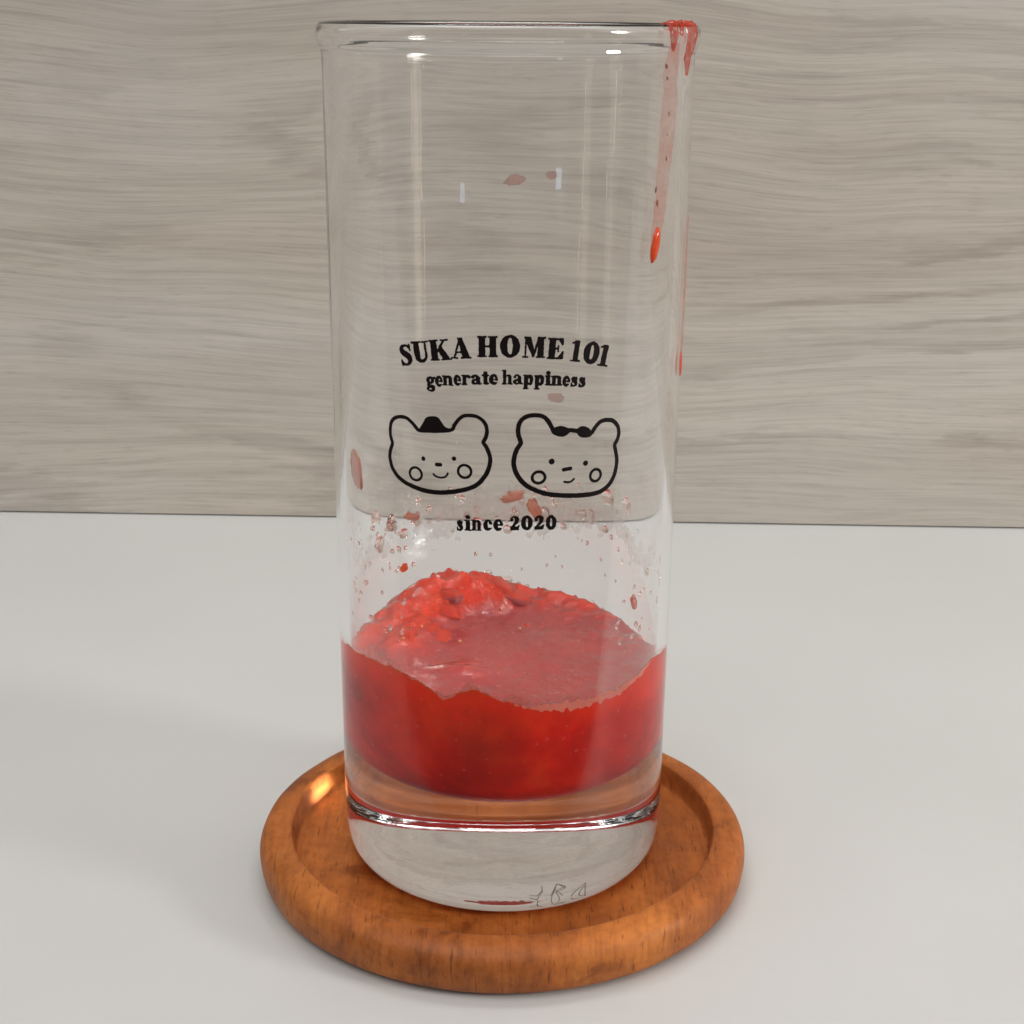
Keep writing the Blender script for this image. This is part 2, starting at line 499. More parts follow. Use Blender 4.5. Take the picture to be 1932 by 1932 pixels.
# ------------------------------------------------------------------ flat artwork -> mesh (marching squares)
def sd_poly(X, Y, pts):
    P = np.asarray(pts, float)
    d = np.full(X.shape, 1e9); ins = np.zeros(X.shape, bool)
    for i in range(len(P)):
        ax, ay = P[i]; bx, by = P[(i + 1) % len(P)]
        ex, ey = bx - ax, by - ay
        t = np.clip(((X - ax) * ex + (Y - ay) * ey) / (ex * ex + ey * ey + 1e-12), 0, 1)
        d = np.minimum(d, np.hypot(X - ax - t * ex, Y - ay - t * ey))
        c = ((ay > Y) != (by > Y)) & (X < ex * (Y - ay) / (ey if abs(ey) > 1e-12 else 1e-12) + ax)
        ins ^= c
    return np.where(ins, -d, d)

def spline(pts, closed=False, per=5):
    P = [np.array(p, float) for p in pts]
    n = len(P); out = []
    for i in range(n if closed else n - 1):
        if closed:
            p0, p1, p2, p3 = P[i - 1], P[i], P[(i + 1) % n], P[(i + 2) % n]
        else:
            p0, p1, p2, p3 = P[max(i - 1, 0)], P[i], P[i + 1], P[min(i + 2, n - 1)]
        for k in range(per):
            t = k / per
            out.append(0.5 * (2*p1 + (p2-p0)*t + (2*p0-5*p1+4*p2-p3)*t*t + (-p0+3*p1-3*p2+p3)*t**3))
    out.append(P[0] if closed else P[-1])
    return out

def sd_stroke(X, Y, pts, closed=False, sm=True):
    """pts: (x, y, radius)"""
    S = spline(pts, closed) if sm else [np.array(p, float) for p in pts]
    d = np.full(X.shape, 1e9)
    for a, b in zip(S, S[1:]):
        ex, ey = b[0] - a[0], b[1] - a[1]
        t = np.clip(((X - a[0]) * ex + (Y - a[1]) * ey) / (ex * ex + ey * ey + 1e-12), 0, 1)
        d = np.minimum(d, np.hypot(X - a[0] - t * ex, Y - a[1] - t * ey) - (a[2] + t * (b[2] - a[2])))
    return d

def sd_ell(X, Y, cx, cy_, rx, ry):
    q = np.hypot((X - cx) / rx, (Y - cy_) / ry)
    return (q - 1) * min(rx, ry)

def box(x0, y0, x1, y1):
    return [(x0, y0), (x1, y0), (x1, y1), (x0, y1)]

def vnoise(X, Y, f, seed):
    """smooth value noise on arrays"""
    r = np.random.default_rng(seed).random((64, 64))
    x, y = X * f + 1000.0, Y * f + 1000.0
    i, j = np.floor(x).astype(int), np.floor(y).astype(int)
    u, v = x - i, y - j
    u, v = u * u * (3 - 2 * u), v * v * (3 - 2 * v)
    g = lambda a, b: r[a % 64, b % 64]
    return (g(i, j) * (1-u) + g(i+1, j) * u) * (1-v) + (g(i, j+1) * (1-u) + g(i+1, j+1) * u) * v

def march(xs, ys, f):
    """region f<0 on the grid as verts (x, y) and polygons"""
    nx, ny = len(xs), len(ys)
    V, F, vid, eid = [], [], {}, {}
    def corner(i, j):
        k = (i, j)
        if k not in vid:
            vid[k] = len(V); V.append((xs[i], ys[j]))
        return vid[k]
    def edge(a, b):
        k = (a, b) if a < b else (b, a)
        if k not in eid:
            (i0, j0), (i1, j1) = k
            f0, f1 = f[i0, j0], f[i1, j1]
            t = min(max(f0 / (f0 - f1), 0.02), 0.98)
            eid[k] = len(V); V.append((xs[i0] + t * (xs[i1] - xs[i0]), ys[j0] + t * (ys[j1] - ys[j0])))
        return eid[k]
    ins = f < 0
    cnt = ins[:-1, :-1].astype(int) + ins[1:, :-1] + ins[:-1, 1:] + ins[1:, 1:]
    for i, j in zip(*np.nonzero(cnt)):
        c = [(i, j), (i + 1, j), (i + 1, j + 1), (i, j + 1)]
        poly = []
        for k in range(4):
            a, b = c[k], c[(k + 1) % 4]
            if ins[a]:
                poly.append(corner(*a))
            if ins[a] != ins[b]:
                poly.append(edge(a, b))
        if len(poly) >= 3:
            F.append(poly)
    return V, F

class Art:
    """collects marched regions in (s, z) millimetres on a cone surface"""
    def __init__(self):
        self.V, self.F = [], []
    def add(self, x0, x1, y0, y1, fn, step=0.07, rag=0.035, seed=1, ragf=2.6):
        xs = np.arange(x0, x1 + step, step); ys = np.arange(y0, y1 + step, step)
        X, Y = np.meshgrid(xs, ys, indexing='ij')
        f = fn(X, Y)
        if rag:
            f = f + (vnoise(X, Y, ragf, seed) - 0.5) * 2 * rag
        V, F = march(xs, ys, f)
        o = len(self.V)
        self.V += V
        self.F += [[o + k for k in p] for p in F]
    def build(self, name, mat, surf, off, parent=None, thick=None):
        """surf(z) radius in metres; off metres outward; thick: callable on (s,z) arrays or None"""
        W = []
        for s, z in self.V:
            a = s / 30.3
            zz = z * 0.001
            rr = surf(zz) + off
            W.append((rr * math.sin(a), -rr * math.cos(a), zz))
        return link(name, mesh(name, W, self.F), mat)

# glyphs: (natural width, list of shapes); '-' shapes cut
G = {
 'S': (0.64, [('v', [(.53,.80,.035),(.46,.90,.045),(.33,.95,.045),(.19,.88,.075),(.15,.74,.10),(.25,.59,.13),(.40,.46,.14),(.48,.30,.11),(.44,.13,.075),(.31,.05,.045),(.18,.09,.045),(.10,.20,.035)]), ('p', box(.53,.68,.58,.98)), ('p', box(.05,.02,.10,.32))]),
 'U': (0.82, [('p', box(.10,.3,.36,1)), ('p', box(0,.94,.46,1)), ('p', box(.63,.3,.71,1)), ('p', box(.53,.94,.82,1)), ('v', [(.23,.36,.13),(.25,.18,.11),(.37,.07,.075),(.53,.08,.06),(.64,.2,.045),(.67,.34,.04)])]),
 'K': (1.0, [('p', box(.08,0,.36,1)), ('p', box(0,0,.44,.06)), ('p', box(0,.94,.44,1)), ('v', [(.34,.40,.035),(.72,.95,.04)]), ('p', box(.56,.94,.92,1)), ('p', [(.42,.50),(.58,.70),(.94,.04),(.62,.04)]), ('p', box(.52,0,1.0,.06))]),
 'A': (0.92, [('p', [(.34,1),(.54,1),(.86,.04),(.55,.04)]), ('v', [(.42,.92,.035),(.14,.04,.035)]), ('p', box(.2,.27,.6,.34)), ('p', box(0,0,.30,.06)), ('p', box(.46,0,.92,.06))]),
 'H': (0.96, [('p', box(.07,0,.37,1)), ('p', box(.60,0,.90,1)), ('p', box(.3,.47,.7,.54)), ('p', box(0,0,.43,.06)), ('p', box(0,.94,.43,1)), ('p', box(.54,0,.97,.06)), ('p', box(.54,.94,.97,1))]),
 'O': (0.92, [('e', (.46,.5,.46,.52)), ('-e', (.46,.5,.14,.42))]),
 'M': (1.12, [('p', box(.10,0,.16,1)), ('p', box(0,0,.28,.06)), ('p', [(.03,1),(.36,1),(.62,.20),(.50,.02)]), ('p', [(.50,.02),(.58,.05),(.86,1),(.74,1)]), ('p', box(.74,0,1.04,1)), ('p', box(.66,0,1.12,.06)), ('p', box(.74,.94,1.12,1))]),
 'E': (0.80, [('p', box(.07,0,.37,1)), ('p', box(0,.93,.76,1)), ('p', box(0,0,.78,.07)), ('p', [(.76,1),(.76,.66),(.71,.66),(.52,.94)]), ('p', [(.79,0),(.79,.36),(.73,.36),(.52,.06)]), ('p', box(.3,.47,.52,.54)), ('p', box(.50,.34,.56,.66))]),
 '1': (0.52, [('p', box(.14,0,.40,1)), ('p', box(0,0,.54,.06)), ('p', [(.2,1),(.2,.90),(.0,.84),(.0,.90)])]),
 '0': (0.74, [('e', (.37,.5,.37,.52)), ('-e', (.37,.5,.10,.42))]),
 '2': (0.74, [('v', [(.16,.74,.11),(.17,.88,.06),(.36,.96,.06),(.54,.80,.14),(.50,.56,.12),(.32,.35,.07),(.12,.16,.06)]), ('p', [(.04,0),(.66,0),(.72,.32),(.65,.32),(.58,.22),(.08,.22)])]),
 'e': (0.82, [('e', (.41,.5,.41,.53)), ('-e', (.47,.5,.12,.40)), ('-p', box(.50,.20,1.0,.42)), ('p', box(.3,.44,.80,.54))]),
 'c': (0.80, [('e', (.41,.5,.41,.53)), ('-e', (.48,.5,.12,.40)), ('-p', box(.50,.22,1.0,.60)), ('v', [(.62,.72,.12),(.63,.74,.12)])]),
 'n': (1.06, [('p', box(.09,0,.39,1)), ('p', box(.64,0,.94,.72)), ('v', [(.36,.78,.06),(.54,.93,.075),(.72,.86,.13),(.79,.70,.15)]), ('p', box(0,0,.47,.09)), ('p', box(.56,0,1.04,.09)), ('p', box(0,.91,.3,1))]),
 'h': (1.06, [('p', box(.09,0,.39,1.48)), ('p', box(.64,0,.94,.72)), ('v', [(.36,.78,.06),(.54,.93,.075),(.72,.86,.13),(.79,.70,.15)]), ('p', box(0,0,.47,.09)), ('p', box(.56,0,1.04,.09)), ('p', box(0,1.39,.3,1.48))]),
 'r': (0.86, [('p', box(.09,0,.39,1)), ('v', [(.36,.70,.06),(.50,.90,.08),(.68,.84,.14)]), ('p', box(0,0,.50,.09)), ('p', box(0,.91,.3,1))]),
 'a': (0.90, [('p', box(.46,.05,.76,.72)), ('v', [(.16,.76,.11),(.30,.94,.06),(.48,.92,.08),(.60,.72,.14)]), ('v', [(.50,.54,.05),(.26,.44,.09),(.17,.24,.13),(.32,.07,.07),(.50,.16,.05)]), ('v', [(.70,.10,.09),(.86,.08,.05)])]),
 't': (0.60, [('p', box(.16,.1,.46,1.32)), ('p', box(0,.9,.60,1)), ('v', [(.31,.16,.15),(.44,.05,.07),(.57,.16,.04)])]),
 'p': (1.0, [('p', box(.10,-.44,.40,1)), ('e', (.62,.5,.36,.52)), ('-e', (.57,.5,.09,.38)), ('p', box(.10,-.44,.40,1)), ('p', box(0,-.46,.52,-.37)), ('p', box(0,.91,.3,1))]),
 'i': (0.52, [('p', box(.11,0,.41,1)), ('v', [(.26,1.30,.17),(.27,1.30,.17)]), ('p', box(0,0,.52,.09)), ('p', box(0,.91,.3,1))]),
 's': (0.70, [('v', [(.55,.78,.06),(.40,.93,.07),(.22,.84,.11),(.24,.66,.14),(.42,.50,.17),(.54,.30,.14),(.44,.10,.09),(.26,.07,.07),(.12,.20,.06)]), ('p', box(.54,.66,.62,.98)), ('p', box(.05,.02,.13,.36))]),
 'g': (0.92, [('e', (.38,.64,.36,.38)), ('-e', (.38,.64,.08,.27)), ('v', [(.62,.90,.06),(.82,.92,.09)]), ('v', [(.22,.30,.07),(.16,.14,.09),(.36,.06,.13),(.62,.00,.14),(.70,-.18,.11)]), ('e', (.42,-.26,.38,.26)), ('-e', (.38,-.28,.17,.11))]),
}

def glyph_fn(ch, cs, cz, w, h, rot):
    nat, shapes = G[ch]
    lower = ch in 'encrsaitphg'
    ca, sa = math.cos(R(rot)), math.sin(R(rot))
    def fn(X, Y):
        dx, dy = X - cs, Y - cz
        lx, ly = dx * ca + dy * sa, -dx * sa + dy * ca
        gx = lx / w * nat + nat / 2
        gy = ly / h + 0.5
        f = np.full(X.shape, 1e9)
        for k, a in shapes:
            kk = k.lstrip('-')
            d = sd_poly(gx, gy, a) if kk == 'p' else sd_ell(gx, gy, *a) if kk == 'e' else sd_stroke(gx, gy, a)
            f = np.maximum(f, -d) if k[0] == '-' else np.minimum(f, d)
        return f * h
    return fn

TITLE = [('S', -16.39, 105.49, 2.47, 3.44, 12), ('U', -13.69, 106.28, 2.96, 3.31, 9), ('K', -10.35, 106.88, 3.5, 3.28, 7), ('A', -6.95, 107.41, 3.15, 3.27, 4), ('H', -2.77, 107.82, 3.04, 3.26, 1), ('O', 0.75, 107.92, 3.02, 3.38, 0), ('M', 4.5, 107.72, 3.47, 3.26, -2), ('E', 7.92, 107.42, 2.62, 3.27, -4), ('1', 11.29, 106.84, 1.58, 3.29, -8), ('0', 13.99, 106.32, 2.77, 3.35, -10), ('1', 16.31, 105.68, 1.81, 3.34, -13)]
SLOGAN = [('g', -11.89, 101.69, 1.57, 1.54, 2.41), ('e', -10.56, 101.88, 1.22, 1.54, 2.16), ('n', -9.05, 102.08, 1.71, 1.54, 1.87), ('e', -7.49, 102.25, 1.19, 1.53, 1.56), ('r', -6.05, 102.38, 1.44, 1.53, 1.27), ('a', -4.48, 102.5, 1.63, 1.53, 0.95), ('t', -3.03, 102.57, 1.07, 1.53, 0.66), ('e', -1.78, 102.62, 1.26, 1.53, 0.40), ('h', 0.37, 102.65, 1.56, 1.52, -0.04), ('a', 2.0, 102.64, 1.5, 1.53, -0.38), ('p', 3.63, 102.59, 1.56, 1.53, -0.72), ('p', 5.35, 102.5, 1.55, 1.53, -1.07), ('i', 6.77, 102.4, 0.95, 1.53, -1.36), ('n', 8.16, 102.28, 1.77, 1.53, -1.64), ('e', 9.74, 102.11, 1.2, 1.54, -1.95), ('s', 11.06, 101.95, 1.18, 1.54, -2.20), ('s', 12.42, 101.76, 1.26, 1.55, -2.45)]
SINCE = [('s', -7.18, 78.24, 1.1, 1.76, 1), ('i', -5.85, 78.37, 1.06, 1.75, 1), ('n', -4.39, 78.49, 1.6, 1.75, 1), ('c', -2.61, 78.6, 1.37, 1.75, 1), ('e', -0.93, 78.67, 1.49, 1.75, 1), ('2', 1.7, 79.0, 1.62, 2.3, 1), ('0', 3.7, 78.99, 1.8, 2.3, 1), ('2', 5.67, 78.94, 1.65, 2.3, 1), ('0', 7.68, 78.85, 1.69, 2.31, 1)]
BEAR1 = [(-19.44, 90.58), (-19.8, 91.77), (-19.82, 93.07), (-19.49, 94.2), (-18.66, 94.93), (-17.47, 95.26), (-16.33, 95.14), (-15.36, 94.49), (-14.65, 93.83), (-14.06, 93.48), (-11.3, 93.67), (-8.56, 94.1), (-8.02, 94.95), (-7.38, 95.83), (-6.54, 96.52), (-5.5, 96.69), (-4.37, 96.53), (-3.45, 95.94), (-2.88, 95.02), (-2.8, 93.97), (-3.04, 93.01), (-3.34, 92.37), (-2.83, 91.54), (-2.38, 90.39), (-2.25, 89.33), (-2.51, 88.04), (-3.13, 86.73), (-4.16, 85.5), (-5.52, 84.67), (-7.22, 84.11), (-9.39, 83.66), (-11.17, 83.46), (-13.25, 83.5), (-15.17, 83.83), (-16.92, 84.32), (-18.48, 85.14), (-19.54, 86.38), (-20.01, 87.82), (-19.98, 88.92), (-19.68, 89.84)]
HAT = [(-14.06, 93.48), (-13.29, 94.85), (-12.75, 95.72), (-11.72, 96.04), (-10.72, 95.91), (-10.07, 95.09), (-9.53, 94.5), (-8.67, 94.15), (-9.53, 93.83), (-11.52, 93.46), (-13.12, 93.43)]
MOUTH1 = [(-11.64, 86.48), (-11.15, 86.15), (-10.25, 86.03), (-9.48, 86.33), (-9.15, 86.86)]
BEAR2 = [(2.56, 92.5), (2.2, 93.61), (2.13, 94.66), (2.38, 95.71), (3.02, 96.43), (4.04, 96.81), (5.26, 96.81), (6.3, 96.44), (7.05, 95.56), (7.59, 94.58), (8.02, 94.14), (10.83, 94.04), (14.03, 93.26), (14.73, 93.75), (15.42, 94.53), (16.14, 94.97), (17.13, 95.06), (18.3, 94.79), (19.26, 94.01), (19.71, 92.98), (19.67, 91.9), (19.24, 91.1), (18.94, 90.61), (19.24, 89.37), (19.51, 88.02), (19.35, 86.51), (18.94, 85.27), (18.06, 84.1), (16.79, 83.31), (15.31, 82.98), (13.15, 82.97), (11.31, 83.1), (9.09, 83.35), (6.93, 83.72), (5.24, 84.35), (3.56, 85.27), (2.41, 86.48), (1.68, 87.88), (1.47, 89.16), (1.62, 90.33), (1.96, 91.28), (2.42, 92.08)]
BOWL = [(7.49, 94.27), (8.12, 94.7), (8.97, 94.86), (9.83, 94.58), (10.39, 94.24), (10.4, 93.76), (9.75, 93.28), (9.0, 93.18), (8.03, 93.5), (7.56, 93.89)]
BOWR = [(11.72, 93.96), (12.16, 94.39), (12.84, 94.49), (13.77, 94.07), (14.14, 93.61), (14.28, 92.84), (13.23, 92.68), (12.31, 92.9), (11.85, 93.42)]
MOUTH2 = [(9.75, 85.57), (10.37, 85.45), (10.92, 85.52), (11.4, 85.91)]

def lettering(name, rows, grow, seed):
    art = Art()
    for i, (ch, cs, cz, w, h, rot) in enumerate(rows):
        fn0 = glyph_fn(ch, cs, cz, w, h, rot)
        art.add(cs - w * .75 - .3, cs + w * .75 + .3, cz - h * 1.1, cz + h * 1.1, lambda X, Y: fn0(X, Y) - grow, 0.06, 0.05, seed + i, 3.2)
    return under_glass(art.build(name, M_INK, r_out, 0.00003))

tag(lettering('printed_title', TITLE, 0.06, 10), 'black arched serif lettering SUKA HOME 101')
tag(lettering('printed_slogan', SLOGAN, 0.065, 40), 'small black serif lettering generate happiness')
tag(lettering('printed_date', SINCE, 0.06, 70), 'small black serif lettering since 2020')

def outline(name, pts, width, seed, off=0.00003):
    art = Art()
    P = [(x, y, w) for (x, y), w in zip(pts, width)]
    xs = [p[0] for p in pts]; ys = [p[1] for p in pts]
    art.add(min(xs) - .7, max(xs) + .7, min(ys) - .7, max(ys) + .7, lambda X, Y: sd_stroke(X, Y, P, True), 0.075, 0.03, seed)
    return under_glass(art.build(name, M_INK, r_out, off))

def spot(name, parent, fn, x, y, r, seed, off=0.00006):
    art = Art()
    art.add(x - r, x + r, y - r, y + r, fn, 0.05, 0.02, seed)
    o = art.build(name, M_INK, r_out, off)
    o.parent = parent
    o.matrix_parent_inverse = Matrix.Translation((0, 0, -T0)) if parent is glass else Matrix.Identity(4)
    return o

def ring(cx, cz, rx, rz, w):
    P = [(cx + rx * math.cos(t), cz + rz * math.sin(t), w) for t in np.linspace(0, 2 * math.pi, 17)[:-1]]
    return lambda X, Y: sd_stroke(X, Y, P, True)

def bear(pts, wl, wb, eyes, er, nose, nr, mouth, mw, cheeks, cr, cw, seed, label):
    zs = [p[1] for p in pts]; lo, hi = min(zs), max(zs)
    width = [1.2 * (wl + (wb - wl) * (1 - (z - lo) / (hi - lo))) for z in zs]
    o = outline('printed_bear', pts, width, seed)
    tag(o, label)
    for (x, y), r in zip(eyes, er):
        spot('eye', o, lambda X, Y: np.hypot(X - x, Y - y) - r * 1.15, x, y, r + .35, seed + 1)
    x, y = nose[0]; x2, y2 = nose[1]
    spot('nose', o, lambda X, Y: sd_stroke(X, Y, [(x, y, nr * 1.15), (x2, y2, nr * 1.15)], sm=False), (x + x2) / 2, y, 1.4, seed + 2)
    spot('mouth', o, lambda X, Y: sd_stroke(X, Y, [(*p, mw * 1.3) for p in mouth]), (mouth[0][0] + mouth[-1][0]) / 2, mouth[0][1], 2.0, seed + 3)
    for (x, y), (rx, rz) in zip(cheeks, cr):
        spot('cheek', o, ring(x, y, rx, rz, cw * 1.25), x, y, max(rx, rz) + .5, seed + 4)
    return o

b1 = bear(BEAR1, 0.25, 0.33, [(-13.39, 88.85), (-8.09, 89.42)], (.33, .32), [(-11.06, 88.14), (-10.39, 88.2)], .28, MOUTH1, .13,
          [(-14.86, 86.1), (-6.36, 87.43)], [(1.12, 1.06), (1.07, 1.05)], .18, 101, 'black outlined bear face with a small round hat')
b2 = bear(BEAR2, 0.30, 0.34, [(7.58, 89.12), (13.4, 88.33)], (.43, .40), [(9.62, 87.62), (10.78, 87.72)], .29, MOUTH2, .15,
          [(5.48, 86.58), (15.31, 86.06)], [(1.04, .95), (.98, 1.0)], .20, 131, 'black outlined bear face with a small bow')
spot('hat', b1, lambda X, Y: sd_poly(X, Y, [p[:2] for p in spline(HAT, True, 4)]) - .06, -11.4, 94.6, 3.2, 160, 0.00009)
for nm, P in (('bow', BOWL), ('bow', BOWR)):
    cx = sum(p[0] for p in P) / len(P); cz = sum(p[1] for p in P) / len(P)
    spot(nm, b2, lambda X, Y: sd_poly(X, Y, [p[:2] for p in spline(P, True, 4)]) - .08, cx, cz, 2.2, 170, 0.00009)

# moulded mark on the underside, seen mirrored from above
def base_mark():
    rows = [[(.0, .9), (.5, 1), (.6, .5), (.4, .05), (.0, .1)],
            [(.0, 0), (.1, 1), (.6, .8), (.15, .5), (.65, 0)],
            [(.0, 0), (.45, 1), (.8, 0)]]
    rows2 = [[(.3, 1), (.3, 0)], [(.6, .9), (.15, .9), (.05, .4), (.3, .05), (.6, .1)],
             [(.5, .6), (.2, .5), (.15, .9), (.45, 1), (.55, .6), (.4, 0)], [(.5, .6), (.2, .5), (.15, .9), (.45, 1), (.55, .6), (.4, 0)]]
    V, F = [], []
    def bar(a, b, w):
        d = Vector((b[0] - a[0], b[1] - a[1])); n = Vector((-d.y, d.x)).normalized() * w
        k = len(V)
        for p, s in ((a, 1), (b, 1), (b, -1), (a, -1)):
            for z in (0.0014, 0.00145):
                V.append((p[0] + n.x * s, p[1] + n.y * s, T0 + z))
        F.extend([(k, k+2, k+4, k+6), (k+7, k+5, k+3, k+1), (k, k+1, k+3, k+2), (k+2, k+3, k+5, k+4), (k+4, k+5, k+7, k+6), (k+6, k+7, k+1, k)])
    for row, y0, x0, sx, sy in ((rows, -0.0172, 0.0042, 0.0029, 0.0056), (rows2, -0.0236, 0.0050, 0.0022, 0.0046)):
        for i, L in enumerate(row):
            for a, b in zip(L, L[1:]):
                f = lambda p: (x0 + i * sx * 1.15 + p[0] * sx, y0 + p[1] * sy)
                bar(f(a), f(b), 0.00006)
    return under_glass(link('base_mark', mesh('base_mark', V, F, False), M_MARK))
base_mark()

# ------------------------------------------------------------------ strawberry puree
def wall_height(th):
    """contact height on the glass by angle from the front (degrees, + to the right)"""
    a = [-180, -168, -157, -148, -137, -126, -110, -90, -70, -55, -40, -28, -20, -9, 0, 9, 25, 41, 52, 63, 80, 100, 115, 133, 146, 158, 170, 180]
    z = [46.6, 48.4, 51.2, 50.4, 49.2, 47.6, 46.0, 47.0, 49.4, 49.9, 50.3, 48.8, 46.9, 49.2, 46.9, 45.9, 45.7, 45.7, 46.9, 48.6, 47.4, 44.0, 43.4, 43.9, 44.5, 45.5, 46.3, 46.6]
    return np.interp(th, a, z) * 0.001

def make_puree():
    NA, NR = 360, 80
    V, F, mats = [], [], []
    def top(r, th):
        """height of the surface at radius fraction r, angle th (deg)"""
        w = wall_height(th)
        x, y = r * math.sin(R(th)), -r * math.cos(R(th))
        base = 0.0447 + 0.0006 * mnoise.noise(Vector((x * 1.3, y * 1.3, 0.3)))
        # pulp heaped in a crest along the back wall, highest at the back left
        ca = [-180, -157, -140, -125, -105, -85, -60, 60, 90, 115, 140, 160, 180]
        ch = [3.6, 6.6, 5.6, 4.6, 2.6, 1.2, .2, .2, .3, .9, 1.6, 2.6, 3.6]
        crest = float(np.interp(th, ca, ch)) * 0.001
        wob = 0.16 * mnoise.noise(Vector((x * 2.3, y * 2.3, 11.0)))
        q = min(1.0, max(0.0, (r + wob - 0.42) / 0.42))
        heap = crest * q * q * (3 - 2 * q)
        heap += 0.0011 * math.exp(-((x + 0.25) ** 2 / 0.035 + (y + 0.38) ** 2 / 0.02)) + 0.0012 * math.exp(-((x + 0.62) ** 2 / 0.03 + (y - 0.05) ** 2 / 0.03))
        lump = mnoise.noise(Vector((x * 4.2, y * 4.2, 2.0))) * 0.0013 + mnoise.noise(Vector((x * 8, y * 8, 5.0))) * 0.0010 + mnoise.noise(Vector((x * 15, y * 15, 8.0))) * 0.0004
        k = min(1.0, heap / 0.003)
        z = base + heap + lump * (0.14 + 1.0 * k)
        cl = max(0.0, (r - 0.86) / 0.14)
        e = cl ** (2.0 if (y > 0.0 and x < 0.5) else 4.0)
        wn = w + 0.0007 * mnoise.noise(Vector((th * 0.17, 1.0, 0))) + 0.0006 * mnoise.noise(Vector((th * 0.42, 4.0, 0)))
        return z * (1 - e) + wn * e
    c0 = len(V); V.append((0, 0, top(0.0, 0)))
    rows = []
    for i in range(1, NR + 1):
        r = (i / NR) ** 0.8
        row = []
        for k in range(NA):
            th = -180 + 360 * k / NA
            z = top(r, th)
            rr = r * (r_in(z) + 0.00012)
            row.append(len(V)); V.append((rr * math.sin(R(th)), -rr * math.cos(R(th)), z))
        rows.append(row)
    for k in range(NA):
        F.append((c0, rows[0][k], rows[0][(k + 1) % NA])); mats.append(0)
    for a, b in zip(rows, rows[1:]):
        for k in range(NA):
            k2 = (k + 1) % NA
            F.append((a[k], b[k], b[k2], a[k2])); mats.append(0)
    # side pressed against the glass, following the inner wall and floor
    prof = [(r + 0.00010, z - 0.00005) for r, z in smooth_profile(BOWL_IN, 3)[6:-2]]
    last = None
    for s in range(0, 11):
        row = []
        for k in range(NA):
            th = -180 + 360 * k / NA
            zt = V[rows[-1][k]][2]
            z = zt + (prof[0][1] - zt) * s / 10
            rr = np.interp(z, [p[1] for p in BOWL_IN][::-1], [p[0] for p in BOWL_IN][::-1]) + 0.00012 if z < 0.046 else r_in(z) + 0.00012
            row.append(len(V)); V.append((rr * math.sin(R(th)), -rr * math.cos(R(th)), z))
        if last:
            for k in range(NA):
                k2 = (k + 1) % NA
                F.append((last[k], row[k], row[k2], last[k2])); mats.append(1)
        last = row
    for r, z in prof[1:]:
        row = []
        for k in range(NA):
            th = -180 + 360 * k / NA
            row.append(len(V)); V.append((r * math.sin(R(th)), -r * math.cos(R(th)), z))
        for k in range(NA):
            k2 = (k + 1) % NA
            F.append((last[k], row[k], row[k2], last[k2])); mats.append(1)
        last = row
    cb = len(V); V.append((0, 0, 0.02245))
    for k in range(NA):
        F.append((last[k], cb, last[(k + 1) % NA])); mats.append(1)
    me = mesh('strawberry_puree', V, F)
    o = link('strawberry_puree', me, [M_PTOP, M_PSIDE])
    me.polygons.foreach_set('material_index', mats)
    return o, top
puree, puree_top = make_puree()
tag(puree, 'lumpy red strawberry puree filling the bottom of the glass', 'puree')

# bubbles sitting on the puree
bub = revolve('bubble', [(math.sin(t) * 1.0, -math.cos(t) * 1.0) for t in np.linspace(0, math.pi, 13)], 20)
for x, y, r in [(-.80, .10, 1.5), (-.62, .16, 1.1), (-.70, -.02, .8), (-.52, .02, .6), (-.84, .28, .7), (-.76, .36, .5), (-.60, .36, .5), (.02, .93, 1.1),
                (.10, .92, .5), (.16, .92, .5), (.24, .91, .45), (.40, .86, .5), (.62, .72, .6), (.70, .63, .5), (.80, .40, .5), (.84, .25, .55), (.78, .12, .45),
                (-.12, .90, .9), (-.40, .28, .4), (-.30, -.1, .35), (-.5, -.25, .35), (.1, -.35, .3), (.3, .1, .35)]:
    rr, th = math.hypot(x, y), math.degrees(math.atan2(x, -y))
    o = link('bubble', bub, None, puree)
    if not bub.materials:
        bub.materials.append(M_WATER)
    z = puree_top(rr, th)
    o.location = (x * r_in(z), y * r_in(z), z + r * 0.0002)
    o.scale = (r * .0009, r * .0009, r * .0006)

M_PIP = mat_plain('strawberry_pip', (0.62, 0.30, 0.09), 0.3)
def chunk_mesh(seed):
    V, F, n, mrows = [], [], 18, 10
    for i in range(mrows + 1):
        ph = math.pi * i / mrows
        for k in range(n):
            a = 2 * math.pi * k / n
            d = Vector((math.sin(ph) * math.cos(a), math.sin(ph) * math.sin(a), math.cos(ph)))
            e = 1 + .42 * mnoise.noise(d * 1.1 + Vector((seed * 2.3, 0, 0))) + .20 * mnoise.noise(d * 2.8 + Vector((0, seed, 0)))
            V.append(d * e)
    for i in range(mrows):
        for k in range(n):
            F.append((i*n + k, (i+1)*n + k, (i+1)*n + (k+1) % n, i*n + (k+1) % n))
    return mesh('fruit_chunk', V, F)
chunks = [chunk_mesh(q) for q in range(6)]
for me in chunks:
    me.materials.append(M_PTOP)
pipm = revolve('pip', [(math.sin(q) * (1 - .25 * math.cos(q)), -math.cos(q) * 1.5) for q in np.linspace(0, math.pi, 9)], 10)
pipm.materials.append(M_PIP)
rc = random.Random(21)
